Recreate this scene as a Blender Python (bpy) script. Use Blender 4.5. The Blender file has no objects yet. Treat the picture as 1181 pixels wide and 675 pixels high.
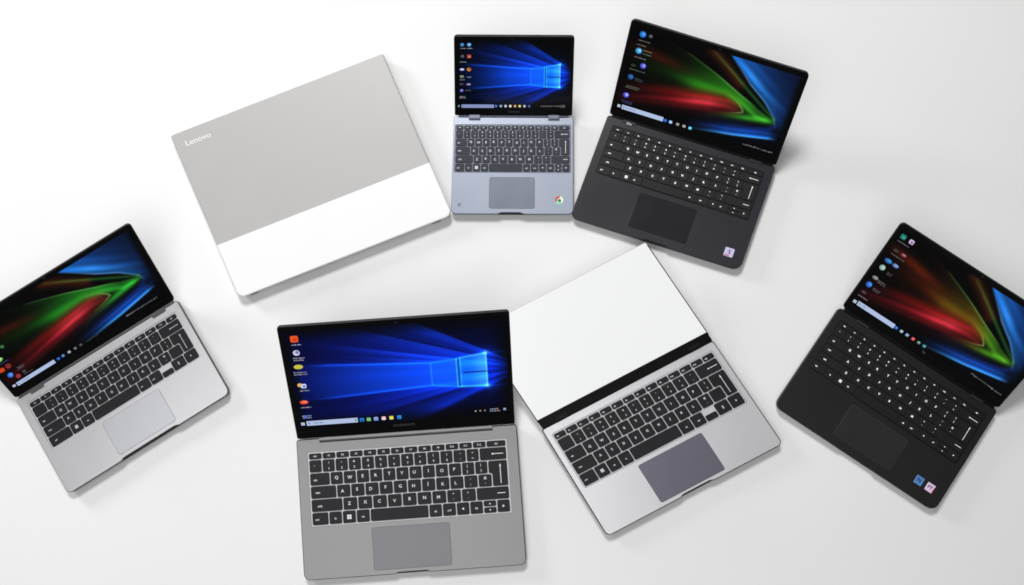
import bpy, math, random
import numpy as np
from mathutils.geometry import tessellate_polygon
from mathutils import Vector

random.seed(7)
scene = bpy.context.scene
col = scene.collection
T = 0.016            # thickness of an open laptop's base


# ------------------------------------------------------------------ colours
def lin(c):
    c = np.asarray(c, dtype=float) / 255.0
    return np.where(c <= 0.04045, c / 12.92, ((c + 0.055) / 1.055) ** 2.4)


def S(r, g, b):
    return tuple(float(x) for x in lin((r, g, b)))


# ---------------------------------------------------------------- materials
def mat(name, color, rough=0.5, metal=0.0, spec=0.5, var=0.04, scale=60.0, bump=0.0, bscale=900.0,
        emit=0.0):
    m = bpy.data.materials.new(name)
    m.use_nodes = True
    nt = m.node_tree
    b = nt.nodes['Principled BSDF']
    b.inputs['Roughness'].default_value = rough
    b.inputs['Metallic'].default_value = metal
    b.inputs['Specular IOR Level'].default_value = spec
    tc = nt.nodes.new('ShaderNodeTexCoord')
    n = nt.nodes.new('ShaderNodeTexNoise')
    n.inputs['Scale'].default_value = scale
    n.inputs['Detail'].default_value = 5.0
    nt.links.new(tc.outputs['Object'], n.inputs['Vector'])
    r = nt.nodes.new('ShaderNodeValToRGB')
    r.color_ramp.elements[0].position = 0.3
    r.color_ramp.elements[1].position = 0.7
    r.color_ramp.elements[0].color = (*[c * (1 - var) for c in color], 1)
    r.color_ramp.elements[1].color = (*[min(1, c * (1 + var)) for c in color], 1)
    nt.links.new(n.outputs['Fac'], r.inputs['Fac'])
    nt.links.new(r.outputs['Color'], b.inputs['Base Color'])
    mr = nt.nodes.new('ShaderNodeMapRange')
    mr.inputs['To Min'].default_value = max(0.02, rough - 0.05)
    mr.inputs['To Max'].default_value = rough + 0.05
    nt.links.new(n.outputs['Fac'], mr.inputs['Value'])
    nt.links.new(mr.outputs['Result'], b.inputs['Roughness'])
    if emit:
        nt.links.new(r.outputs['Color'], b.inputs['Emission Color'])
        b.inputs['Emission Strength'].default_value = emit
    if bump:
        n2 = nt.nodes.new('ShaderNodeTexNoise')
        n2.inputs['Scale'].default_value = bscale
        n2.inputs['Detail'].default_value = 3.0
        nt.links.new(tc.outputs['Object'], n2.inputs['Vector'])
        bp = nt.nodes.new('ShaderNodeBump')
        bp.inputs['Strength'].default_value = bump
        bp.inputs['Distance'].default_value = 0.0005
        nt.links.new(n2.outputs['Fac'], bp.inputs['Height'])
        nt.links.new(bp.outputs['Normal'], b.inputs['Normal'])
    return m


def display_material():
    m = bpy.data.materials.new('lit_display')
    m.use_nodes = True
    nt = m.node_tree
    b = nt.nodes['Principled BSDF']
    b.inputs['Base Color'].default_value = (0.003, 0.003, 0.003, 1)
    b.inputs['Roughness'].default_value = 0.16
    b.inputs['Specular IOR Level'].default_value = 0.22
    a = nt.nodes.new('ShaderNodeAttribute')
    a.attribute_name = 'glow'
    nt.links.new(a.outputs['Color'], b.inputs['Emission Color'])
    b.inputs['Emission Strength'].default_value = 1.0
    return m


M = dict(
    table=mat('white_table', (0.83, 0.83, 0.825), 0.55, 0, 0.3, 0.012, 3.0, 0.04, 400),
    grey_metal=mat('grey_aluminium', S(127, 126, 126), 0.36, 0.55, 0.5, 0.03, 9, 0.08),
    grey_shaded_edge=mat('grey_aluminium_shaded_edge', S(72, 71, 71), 0.4, 0.6, 0.5, 0.02, 35),  # edge darkened so the bevelled rim also carries the contact shadow
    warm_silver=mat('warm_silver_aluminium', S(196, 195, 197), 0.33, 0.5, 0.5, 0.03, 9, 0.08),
    silver_shaded_edge=mat('silver_shaded_edge', S(84, 83, 84), 0.38, 0.6, 0.5, 0.02, 35),  # dark tone adds contact shadow to the bevel of the rim
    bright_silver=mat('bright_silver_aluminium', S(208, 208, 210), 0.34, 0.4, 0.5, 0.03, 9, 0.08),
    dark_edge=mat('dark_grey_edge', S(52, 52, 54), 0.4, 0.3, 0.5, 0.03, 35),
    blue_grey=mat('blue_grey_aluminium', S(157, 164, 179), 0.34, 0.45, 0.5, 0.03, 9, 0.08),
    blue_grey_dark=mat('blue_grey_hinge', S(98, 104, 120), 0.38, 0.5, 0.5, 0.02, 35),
    charcoal=mat('charcoal_casing', S(42, 41, 46), 0.26, 0.0, 0.8, 0.04, 7, 0.04),
    charcoal_edge=mat('charcoal_casing_edge', S(40, 40, 43), 0.45, 0.1, 0.4, 0.05, 25),
    soft_black=mat('soft_black_casing', S(30, 29, 29), 0.42, 0.0, 0.3, 0.05, 8, 0.06),
    soft_black_edge=mat('soft_black_casing_edge', S(28, 27, 28), 0.5, 0.0, 0.35, 0.06, 25),
    black_bezel=mat('black_glass_bezel', (0.004, 0.004, 0.0045), 0.22, 0, 0.2, 0.1, 30),
    black_plastic=mat('black_plastic', (0.012, 0.012, 0.013), 0.45, 0, 0.35, 0.1, 60),
    hinge_black=mat('black_hinge_plastic', (0.004, 0.004, 0.0042), 0.4, 0, 0.15, 0.1, 60),
    key_grey=mat('dark_grey_key', S(24, 24, 27), 0.5, 0, 0.25, 0.16, 45, 0.1),
    key_mid=mat('slate_key', S(46, 48, 57), 0.55, 0, 0.3, 0.14, 45, 0.1),
    key_black=mat('black_key', (0.0085, 0.0085, 0.009), 0.5, 0, 0.3, 0.1, 90, 0.1),
    tray_silver_sheen=mat('silver_keyboard_tray_sheen', S(196, 196, 198), 0.5, 0.1, 0.4, 0.02, 60),  # pale tone includes the reflection between keys, put into the colour
    tray_slate=mat('slate_keyboard_tray', S(120, 126, 142), 0.5, 0.1, 0.4, 0.03, 60),
    tray_black=mat('black_keyboard_tray', (0.004, 0.004, 0.0045), 0.5, 0, 0.3, 0.05, 60),
    legend=mat('pale_key_legend', S(222, 222, 225), 0.6, 0, 0.2, 0.02, 60, emit=0.1),
    legend_dim=mat('grey_key_legend', S(200, 203, 214), 0.6, 0, 0.2, 0.02, 60),
    legend_glow=mat('white_key_legend', S(238, 238, 238), 0.6, 0, 0.2, 0.02, 60, emit=0.3),
    gap=mat('dark_seam', (0.03, 0.03, 0.032), 0.6, 0, 0.3, 0.05, 60),
    seam_soft=mat('grey_seam', S(88, 87, 89), 0.5, 0.2, 0.3, 0.05, 60),
    seam_black=mat('black_seam', S(62, 61, 64), 0.5, 0.0, 0.3, 0.05, 60),
    pad_grey=mat('grey_touchpad', S(106, 105, 109), 0.34, 0.45, 0.5, 0.02, 30),
    pad_silver=mat('silver_touchpad', S(188, 188, 194), 0.34, 0.45, 0.5, 0.02, 30),
    pad_violet=mat('violet_grey_touchpad', S(104, 102, 114), 0.34, 0.35, 0.5, 0.02, 30),
    pad_blue=mat('blue_grey_touchpad', S(118, 124, 138), 0.34, 0.4, 0.5, 0.02, 30),
    pad_charcoal=mat('charcoal_touchpad', S(24, 23, 28), 0.3, 0.0, 0.42, 0.04, 30),
    pad_black=mat('black_touchpad', S(42, 41, 41), 0.34, 0.0, 0.35, 0.04, 30),
    lid_grey=mat('pale_grey_lid', S(178, 176, 175), 0.5, 0.18, 0.3, 0.012, 20, 0.04),
    lid_white=mat('white_lid_band', (0.87, 0.87, 0.87), 0.4, 0.0, 0.4, 0.006, 20),
    lid_side=mat('pale_lid_side', S(190, 188, 184), 0.4, 0.3, 0.5, 0.02, 20),
    logo_white=mat('white_lettering', (0.86, 0.86, 0.86), 0.5, 0, 0.4, 0.01, 60),
    logo_grey=mat('dim_grey_lettering', S(78, 78, 80), 0.5, 0, 0.4, 0.05, 60),
    lens=mat('webcam_lens', (0.01, 0.012, 0.02), 0.1, 0, 0.6, 0.1, 60),
    st_lavender=mat('lavender_sticker', S(205, 198, 232), 0.35, 0, 0.5, 0.06, 300),
    st_blue=mat('blue_sticker', S(92, 150, 214), 0.3, 0.2, 0.5, 0.12, 300),
    st_teal=mat('teal_sticker_corner', S(120, 170, 170), 0.3, 0.2, 0.5, 0.08, 300),
    st_pink=mat('pink_sticker', S(232, 205, 232), 0.35, 0, 0.5, 0.05, 300),
    st_red=mat('red_sticker_edge', S(196, 60, 80), 0.35, 0, 0.5, 0.05, 300),
    st_navy=mat('navy_sticker_print', S(46, 52, 100), 0.4, 0, 0.4, 0.05, 300),
    red=mat('red_sticker_print', S(206, 58, 66), 0.4, 0, 0.4, 0.05, 300),
    green=mat('green_sticker_print', S(18, 130, 84), 0.4, 0, 0.4, 0.05, 300),
    mint=mat('mint_sticker_print', S(130, 225, 190), 0.4, 0, 0.4, 0.05, 300),
    cream=mat('cream_sticker_print', S(240, 240, 226), 0.4, 0, 0.4, 0.03, 300),
    display=display_material(),
)


# ------------------------------------------------------------- mesh builder
class MB:
    """collects faces in a flat working space (x across, y along, z out) and links them as one mesh object"""

    def __init__(self):
        self.v, self.f, self.m, self.c, self.sm = [], [], [], [], []

    def face(self, idx, mi=0, color=None):
        self.f.append(tuple(idx)); self.m.append(mi); self.c.append(color)

    def ring(self, poly, z):
        i0 = len(self.v)
        self.v += [(x, y, z) for x, y in poly]
        return list(range(i0, i0 + len(poly)))

    def wall(self, a, b, mi=0, color=None):
        n = len(a)
        for i in range(n):
            j = (i + 1) % n
            self.face((a[i], a[j], b[j], b[i]), mi, color)

    def cap(self, r, mi=0, flip=False, color=None):
        self.face(r[::-1] if flip else r, mi, color)

    def sheet(self, poly, z, mi=0, color=None):
        self.cap(self.ring(poly, z), mi, False, color)

    def loft(self, levels, mi=0, top=None, bottom=None):
        """levels: list of (poly, z) from bottom to top"""
        prev = first = None
        for p, z in levels:
            r = self.ring(p, z)
            if prev:
                self.wall(prev, r, mi)
            else:
                first = r
            prev = r
        if bottom is not None:
            self.cap(first, bottom, True)
        if top is not None:
            self.cap(prev, top)
        return prev

    def holed(self, outer, hole, z, mi):
        a = [Vector((x, y, 0)) for x, y in outer]
        h = [Vector((x, y, 0)) for x, y in hole]
        i0 = len(self.v)
        self.v += [(p.x, p.y, z) for p in a + h]
        al = a + h
        for t in tessellate_polygon([a, h]):
            p, q, r = (al[k] for k in t)
            t = t if (q - p).cross(r - p).z > 0 else t[::-1]
            self.face([i0 + k for k in t], mi)

    def text(self, s, cx, cy, z, size, mi=0, bold=0.0, color=None, sx=1.0, rot=0.0):
        vs, fs = glyphs(s, bold)
        i0 = len(self.v)
        c, sn = math.cos(rot), math.sin(rot)
        for x, y in vs:
            x, y = x * size * sx, y * size
            self.v.append((cx + x * c - y * sn, cy + x * sn + y * c, z))
        for f in fs:
            self.face([i0 + k for k in f], mi, color)

    def build(self, name, mats, parent=None, warp=None):
        me = bpy.data.meshes.new(name)
        vs = [warp(*p) for p in self.v] if warp else self.v
        me.from_pydata(vs, [], self.f)
        for m in mats:
            me.materials.append(m)
        me.polygons.foreach_set('material_index', self.m)
        if any(c is not None for c in self.c):
            at = me.color_attributes.new('glow', 'FLOAT_COLOR', 'CORNER')
            data = []
            for f, c in zip(self.f, self.c):
                if c is None:
                    c = (0, 0, 0)
                if callable(c):
                    for k in f:
                        data += [*c(k), 1]
                else:
                    data += [*c, 1] * len(f)
            at.data.foreach_set('color', data)
        me.update()
        o = bpy.data.objects.new(name, me)
        col.objects.link(o)
        o.parent = parent
        return o


_gl = {}


def glyphs(s, bold):
    k = (s, bold)
    if k not in _gl:
        cu = bpy.data.curves.new('lettering', 'FONT')
        cu.body = s
        cu.size = 1.0
        cu.align_x = 'CENTER'
        cu.offset = bold
        cu.resolution_u = 2
        ob = bpy.data.objects.new('lettering', cu)
        me = ob.to_mesh()
        vs = [(v.co.x, v.co.y) for v in me.vertices]
        fs = [tuple(p.vertices) for p in me.polygons]
        if vs:
            y0, y1 = min(v[1] for v in vs), max(v[1] for v in vs)
            x0, x1 = min(v[0] for v in vs), max(v[0] for v in vs)
            vs = [(x - (x0 + x1) / 2, y - (y0 + y1) / 2) for x, y in vs]
        out = []
        for f in fs:
            if len(f) >= 3:
                a, b, c = (vs[i] for i in f[:3])
                area = sum(vs[f[i]][0] * vs[f[(i + 1) % len(f)]][1] - vs[f[(i + 1) % len(f)]][0] * vs[f[i]][1] for i in range(len(f)))
                out.append(f if area > 0 else f[::-1])
        ob.to_mesh_clear()
        bpy.data.objects.remove(ob)
        bpy.data.curves.remove(cu)
        _gl[k] = (vs, out)
    return _gl[k]


def rect(x0, y0, x1, y1):
    return [(x0, y0), (x1, y0), (x1, y1), (x0, y1)]


def rounded(pts, r, n=4):
    """round the corners of a counter-clockwise polygon (r: one radius or one per corner)"""
    out = []
    N = len(pts)
    for i in range(N):
        p0, p1, p2 = (Vector(pts[(i + k) % N]) for k in (-1, 0, 1))
        rr = r[i] if isinstance(r, (list, tuple)) else r
        a, b = (p0 - p1), (p2 - p1)
        rr = min(rr, a.length * 0.49, b.length * 0.49)
        if rr <= 1e-7:
            out.append(tuple(p1)); continue
        s, e = p1 + a.normalized() * rr, p1 + b.normalized() * rr
        for k in range(n + 1):
            t = k / n
            # quadratic blend pulled toward a circular arc
            w = 0.72
            den = (1 - t) ** 2 + 2 * w * t * (1 - t) + t * t
            q = (s * (1 - t) ** 2 + p1 * (2 * w * t * (1 - t)) + e * t * t) / den
            out.append((q.x, q.y))
    return out


def inset(pts, d):
    out = []
    N = len(pts)
    for i in range(N):
        p0, p1, p2 = (Vector(pts[(i + k) % N]) for k in (-1, 0, 1))
        a, b = (p1 - p0).normalized(), (p2 - p1).normalized()
        n1, n2 = Vector((-a.y, a.x)), Vector((-b.y, b.x))
        m = n1 + n2
        if m.length < 1e-6:
            m = n1.copy()
        m.normalize()
        k = max(0.4, m.dot(n1))
        q = p1 + m * (d / k)
        out.append((q.x, q.y))
    return out


def disc(cx, cy, r, n=16, ry=None):
    ry = ry or r
    return [(cx + r * math.cos(2 * math.pi * i / n), cy + ry * math.sin(2 * math.pi * i / n)) for i in range(n)]


# ------------------------------------------------------------- wallpapers
def sst(a, b, x):
    t = np.clip((x - a) / (b - a), 0, 1)
    return t * t * (3 - 2 * t)


def polyd(u, v, pts, asp=1.7):
    best = np.full(u.shape, 9.0)
    tt = np.zeros(u.shape)
    n = len(pts) - 1
    for i in range(n):
        ax, ay = pts[i][0] * asp, pts[i][1]
        bx, by = pts[i + 1][0] * asp, pts[i + 1][1]
        dx, dy = bx - ax, by - ay
        t = np.clip(((u * asp - ax) * dx + (v - ay) * dy) / (dx * dx + dy * dy), 0, 1)
        d = np.hypot(u * asp - ax - t * dx, v - ay - t * dy)
        m = d < best
        best = np.where(m, d, best)
        tt = np.where(m, (i + t) / n, tt)
    return best, tt


def add(img, amp, c):
    for k in range(3):
        img[..., k] += amp * c[k]


def streak_paper(u, v, kind):
    """dark wallpaper with red, green and blue streaks folding to a point on the right"""
    img = np.zeros(u.shape + (3,))
    gl, gm, gr = {'green': ((20, 60, 8), (44, 150, 26), (60, 178, 44)),
                  'olive': ((92, 22, 4), (104, 84, 10), (78, 158, 30)),
                  'deep': ((14, 62, 8), (30, 150, 36), (46, 176, 50))}[kind]
    ip = lambda xs, ys: np.interp(u, xs, ys)
    up = ip([0, .2, .361, .538, .69, .8, .915], [1.02, .94, .836, .718, .597, .52, .43])
    # green fan
    c = ip([0, .154, .426, .6, .7, .8, .9], [.64, .61, .585, .60, .545, .46, .435])
    w = ip([0, .154, .426, .6, .7, .8, .92], [.12, .11, .105, .085, .065, .05, .02])
    a = ip([0, .08, .16, .26, .43, .6, .75, .86, .925], [0.0, .10, .3, .5, .85, .8, .9, .75, 0])
    fold = 0.82 + 0.18 * np.sin((v - c) / w * 4.0 + u * 5)
    g = a * np.exp(-((v - c) / w) ** 2) * sst(-0.012, 0.01, up - v) * fold
    f = sst(.25, .5, u)[..., None]
    f2 = sst(.55, .8, u)[..., None]
    gc = (np.array(gl) * (1 - f) + np.array(gm) * f) * (1 - f2) + np.array(gr) * f2
    img += g[..., None] * gc
    g2 = ip([0.2, .36, .55, .7, .8], [0, .25, .35, .3, 0]) * np.exp(-((up - v) / .10)) * sst(0, .01, up - v)
    img += g2[..., None] * gc
    c = ip([.5, .62, .75, .9], [.30, .355, .395, .43])
    g3 = ip([.5, .62, .75, .86, .925], [0, .25, .75, .6, 0]) * np.exp(-((v - c) / .032) ** 2)
    img += g3[..., None] * gc
    # red streak
    c = ip([0, .065, .25, .491, .62, .73], [.215, .24, .325, .425, .465, .45])
    w = ip([0, .25, .49, .62, .73], [.055, .078, .09, .088, .05])
    a = ip([0, .06, .15, .3, .45, .53, .62, .69, .735], [.10, .20, .28, .46, .90, .95, .66, .42, 0])
    tex = (0.86 + 0.14 * np.sin((v - c) * 90 + u * 6)) * (.9 + .1 * np.sin(u * 17 - v * 30))
    r = a * np.exp(-np.abs((v - c) / w) ** 2.0) * tex
    img *= (1 - 0.75 * np.clip(r, 0, 1))[..., None]
    add(img, r, (224, 26, 38))
    hot = a ** 3 * np.exp(-((v - c + .005) / (w * .45)) ** 2)
    add(img, hot * .5, (30, 60, 70))
    # faint red shadowing at upper left and between the folds
    add(img, .9 * np.exp(-(((u - .2) / .16) ** 2 + ((v - .72 + (u - .2) * .25) / .05) ** 2)), (52, 10, 4) if kind != 'olive' else (78, 22, 4))
    add(img, .8 * np.exp(-(((u - .28) / .2) ** 2 + ((v - .43 - (u - .28) * .35) / .045) ** 2)), (70, 8, 6))
    d, t = polyd(u, v, [(.47, .93), (.55, .85), (.66, .70)])
    add(img, .9 * np.exp(-(d / .05) ** 2), (54, 18, 6))
    # fine bright fold lines
    d, t = polyd(u, v, [(.33, .855), (.361, .836), (.538, .718), (.69, .597), (.80, .52)])
    add(img, np.exp(-(d / .007) ** 2) * np.interp(t, [0, .2, .55, .8, 1], [0, .3, .75, .6, 0]), (84, 130, 70))
    d, t = polyd(u, v, [(.58, .575), (.64, .555), (.69, .51), (.715, .465), (.724, .437), (.68, .405), (.6, .37)])
    add(img, np.exp(-(d / .008) ** 2) * np.interp(t, [0, .25, .6, .72, 1], [0, .12, .75, .55, 0]), (104, 150, 84))
    d, t = polyd(u, v, [(.485, .925), (.60, .80), (.72, .66), (.899, .458)])
    add(img, np.exp(-(d / .016) ** 2) * np.interp(t, [0, .3, .7, 1], [.3, .6, .7, .6]), (34, 100, 40))
    # blue sheet on the right
    E = [(.570, .945), (.65, .83), (.721, .723), (.82, .605), (.90, .47), (.918, .393)]
    ue = np.interp(v, [p[1] for p in E][::-1], [p[0] for p in E][::-1])
    du = (u - ue)
    gv = np.interp(v, [.36, .42, .52, .65, .8, .93], [0, .25, .55, .85, 1, .95])
    str_ = .78 + .22 * np.sin(du * 60 + v * 14) * np.exp(-du * 5)
    reach = np.interp(v, [.4, .6, .75, .93], [.05, .11, .15, .19])
    b = sst(-.006, .012, du) * np.exp(-np.abs(du / reach) ** 1.6) * gv * str_ * (1 - sst(.93, .99, u))
    add(img, b, (26, 112, 214))
    add(img, sst(-.006, .012, du) * np.exp(-((du - .05) / .035) ** 2) * np.interp(v, [.5, .65, .8, .93], [0, .25, .5, .2]), (40, 70, 60))
    add(img, sst(0, .05, du) * .8 * (v > .3) * (1 - sst(.94, .985, u)), (6, 18, 48))
    d, t = polyd(u, v, E)
    add(img, np.exp(-(d / .009) ** 2) * np.interp(t, [0, .2, .4, .75, .9, 1], [.1, .45, .75, .6, .35, .15]), (84, 120, 160))
    # lower blue sheet
    B = ip([.5, .6, .706, .8, .934], [.125, .155, .182, .215, .262])
    up_s, dn_s = .07, .012
    dv = v - B
    a = ip([.44, .54, .66, .8, .9, .955], [0, .35, .95, 1.1, 1.0, 0])
    add(img, a * np.where(dv > 0, np.exp(-(dv / up_s) ** 2), np.exp(-(dv / dn_s) ** 2)) * (.8 + .2 * np.sin(dv * 130)), (20, 92, 196))
    add(img, a * np.exp(-(dv / .010) ** 2), (44, 70, 44))
    d, t = polyd(u, v, [(.918, .393), (.88, .335), (.76, .275), (.6, .22), (.42, .16)])
    add(img, np.exp(-(d / .03) ** 2) * np.interp(t, [0, .3, .8, 1], [.6, .55, .3, 0]), (16, 36, 110))
    add(img, .55 * np.exp(-(((u - .72) / .2) ** 2 + ((v - .26) / .09) ** 2)), (6, 18, 60))
    return img


def window_paper(u, v, kind):
    """blue wallpaper: a glowing four pane window throwing beams to the left"""
    img = np.zeros(u.shape + (3,))
    deep = kind == 'deep'
    du = np.clip(1.07 - u, .02, 9)
    s = (v - .52) / du
    near = np.clip((u - .02) / .72, 0, 1)
    # background
    if deep:
        add(img, .5 + .5 * np.exp(-((s) / .7) ** 2), (0, 3, 58))
    else:
        add(img, .9 * np.exp(-((s) / .7) ** 2) * (.3 + .7 * near), (0, 8, 52))
    # broad fan
    fan = sst(1.02, .82, np.abs(s) * np.where(v > .52, 1.0, 1.02))
    st = .62 + .22 * np.sin(s * 17 + 1.1) + .09 * np.sin(s * 41 + .4)
    amp = np.clip(.06 + near ** 1.6, 0, 1) * fan * (.35 + .65 * np.exp(-(s / .62) ** 2)) * st
    add(img, amp, (6, 44, 184) if deep else (4, 54, 200))
    # upper rays with crisp upper edges
    for s0, wd, a in ((.90, .16, .55), (.56, .13, .6), (.345, .10, .75), (.25, .05, .5)):
        dd = s0 - s
        ray = np.where(dd > 0, np.exp(-(dd / wd) ** 1.2), np.exp(-(dd / .012) ** 2)) * np.clip(near ** 1.5 * 1.3 - .05, 0, 1)
        add(img, a * ray, (14, 66, 205))
    for s0, wd, a in ((-.82, .2, .5), (-.46, .12, .45), (-.33, .08, .45)):
        dd = s - s0
        ray = np.where(dd > 0, np.exp(-(dd / wd) ** 1.2), np.exp(-(dd / .02) ** 2)) * np.clip(near ** 1.7 * 1.2 - .08, 0, 1)
        add(img, a * ray, (8, 48, 180))
    # central beam
    top = np.interp(u, [.0, .10, .64, .76, .885], [.67, .662, .612, .632, .665])
    bot = np.interp(u, [.0, .13, .64, .76, .891], [.34, .357, .410, .384, .376])
    inside = sst(-.006, .006, top - v) * sst(-.006, .006, v - bot) * sst(.893, .886, u)
    glow = np.interp(u, [0, .08, .2, .4, .64, .9], [.03, .20, .44, .72, .98, .95])
    if not deep:
        glow = glow * np.interp(u, [0, .25, .45, .9], [.25, .6, 1, 1])
    vert = .72 + .28 * np.cos((v - .51) / .15 * 1.4)
    img *= (1 - .55 * inside * glow)[..., None]
    add(img, inside * glow * vert, (8, 70, 205))
    for line, lo, hi in ((top, .07, .64), (bot, .10, .70)):
        a = np.interp(u, [lo, lo + .12, hi - .05, hi + .2], [0, .5, .75, .25])
        add(img, a * np.exp(-((v - line) / .008) ** 2), (20, 90, 190))
        add(img, a * .6 * np.exp(-((v - line) / .03) ** 2), (0, 30, 120))
    # window panes
    wt = np.interp(u, [.64, .755, .885], [.607, .633, .668])
    wb = np.interp(u, [.64, .755, .891], [.412, .384, .374])
    win = sst(-.004, .004, wt - v) * sst(-.004, .004, v - wb) * sst(.636, .642, u) * sst(.892, .886, u)
    right = sst(.757, .77, u)
    add(img, win * (.35 + .65 * right) * (.65 + .35 * np.sin(v * 55 + 1) * right), (8, 52, 22))
    add(img, win * right * sst(.80, .89, u), (44, 48, 10))
    # mullions and edges
    m = sst(.008, .004, np.abs(v - .506)) * sst(.775, .79, u) * sst(.892, .886, u)
    img *= (1 - .75 * m)[..., None]
    m = sst(.004, .0022, np.abs(u - .7635)) * (v < wt) * (v > wb)
    img *= (1 - .7 * m)[..., None]
    for u0, a in ((.7555, .7), (.772, .4), (.641, .35), (.887, .7)):
        add(img, a * np.exp(-((u - u0) / .0035) ** 2) * (v < wt) * (v > wb), (70, 120, 60))
    for line in (wt, wb):
        add(img, .6 * np.exp(-((v - line) / .008) ** 2) * sst(.745, .77, u) * sst(.893, .887, u), (60, 120, 80))
    for cx, cy in ((.886, .668), (.889, .376)):
        add(img, np.exp(-(((u - cx) / .012) ** 2 + ((v - cy) / .018) ** 2)), (66, 90, 50))
        add(img, .6 * np.exp(-(((u - cx) / .05) ** 2 + ((v - cy) / .05) ** 2)), (0, 40, 120))
    add(img, .5 * np.exp(-(((u - .86) / .16) ** 2 + ((v - .52) / .26) ** 2)), (0, 16, 90))
    # edges and task bar fall to black
    edge = sst(.028, .075, u) * sst(.995, .9, u) * sst(.11, .235, v) * sst(.965, .84, v)
    img *= .93 * (.25 + .75 * edge)[..., None]
    return img


# ------------------------------------------------------------- laptop parts
P = {  # x, y, rot, W, D, taper, H, lid angle, lid width, hinge offset, shear, lid taper, lid shear
    'C': [-0.14558, -0.17385, 0.07071, 0.31999, 0.20094, 0.00236, 0.20193, 0.68796, 0.31628, 0.00098, -0.00075, -0.0123, 0.00502],
    'L1': [-0.5685, -0.02313, 0.56459, 0.27304, 0.15872, -0.00108, 0.13648, 0.70229, 0.26955, 0.0017, 0.00399, 0.0335, 0.01781],
    'L4': [0.2245, -0.07724, 0.47739, 0.28857, 0.17942, -0.01827, 0.16888, 0.18734, 0.28086, 0.00488, -0.01667, -0.02027, -0.02142],
    'L5': [0.23575, 0.28074, -0.30824, 0.26218, 0.1654, -0.00341, 0.1554, 0.81659, 0.25864, 0.00092, 0.0076, -0.0038, -0.01197],
    'L6': [0.5442, -0.03888, -0.58888, 0.27381, 0.17488, -0.0087, 0.15463, 0.65075, 0.26749, 0.00273, 0.00175, -0.00038, -0.01588],
    'L2': [0.00046, 0.32024, -0.00451, 0.1813, 0.14708, -0.01834, 0.13753, 0.91505, 0.17511, 0.00066, 0.00144, -0.04029, 0.00045],
}


def warps(key):
    x, y, r, W, D, tap, H, phi, Wl, dy, sh, lt, ls = P[key]
    c, s = math.cos(phi), math.sin(phi)

    def base(px, py, pz):
        k = py / D + .5
        return (px * (1 + tap * k) + sh * k, py, pz)

    def lid(px, py, pz):
        k = py / H
        return (px * (1 + lt * k) + sh + ls * k, D / 2 + dy + py * c - pz * s, T + .002 + py * s + pz * c)
    return base, lid


def thing(name, label, cat, loc, rotz, group):
    o = bpy.data.objects.new(name, None)
    o.empty_display_size = 0.05
    col.objects.link(o)
    o.location = loc
    o.rotation_euler = (0, 0, rotz)
    o['label'] = label
    o['category'] = cat
    o['group'] = group
    return o


FN = ['esc'] + ['F%d' % i for i in range(1, 13)] + ['del']
NUM = ['`', '!1', '"2', '#3', '$4', '%5', '^6', '&7', '*8', '(9', ')0', '_-', '+=']


def layout(kind):
    """rows of (row height, [(width, legend), ...]); '' = blank, tokens in capitals are drawn signs"""
    if kind == 'full':
        rows = [
            (.52, [(1.03, k) for k in FN[:-1]] + [(1.5, 'del')]),
            (1, [(1, k) for k in NUM] + [(2.1, 'BACK')]),
            (1, [(1.55, 'tab')] + [(1, k) for k in 'QWERTYUIOP'] + [(1, '{['), (1, '}]'), (1.5, None)]),
            (1, [(1.85, 'caps')] + [(1, k) for k in 'ASDFGHJKL'] + [(1, ':;'), (1, '@\''), (1.15, None)]),
            (1, [(2.2, 'shift')] + [(1.03, k) for k in 'ZXCVBNM'] + [(1.03, '<,'), (1.03, '>.'), (2.3, 'DASH')]),
            (1, [(1.25, 'ctrl'), (1, 'fn'), (1.03, 'WIN'), (1.03, 'alt'), (4.35, 'SPACE'), (1, 'alt'), (1.03, 'ctrl'),
                 (1, 'LEFT'), (1, 'pg'), (1, 'UPDOWN'), (1, 'RIGHT')]),
        ]
    else:
        cap = kind == 'compact_wide'
        rows = [
            (.5, [(1, k) for k in FN]),
            (1, [(1.15, '')] + [(1, k) for k in NUM[1:12]] + [(2.0, 'BACK')]),
            (1, [(1.5, 'tab')] + [(1, k) for k in 'QWERTYUIOP'] + [(.9, '}]'), (1.45, None)]),
            (1, [(1.8, 'caps')] + [(1, k) for k in 'ASDFGHJKL'] + [(1, '@\''), (1.1, ''), (.95, None)]),
            (1, ([(1.9, 'ctrl'), (1, 'WIN'), (1, 'alt')] if cap else [(1.25, 'ctrl'), (1, 'WIN'), (1, 'alt'), (1, 'fn')])
             + [(4.1, 'SPACE'), (1.05, 'alt'), (1.05, 'ctrl'), (1, 'HALF'), (1.15, 'UPDN'), (1.1, 'RIGHT')]),
        ]
    return rows


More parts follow.
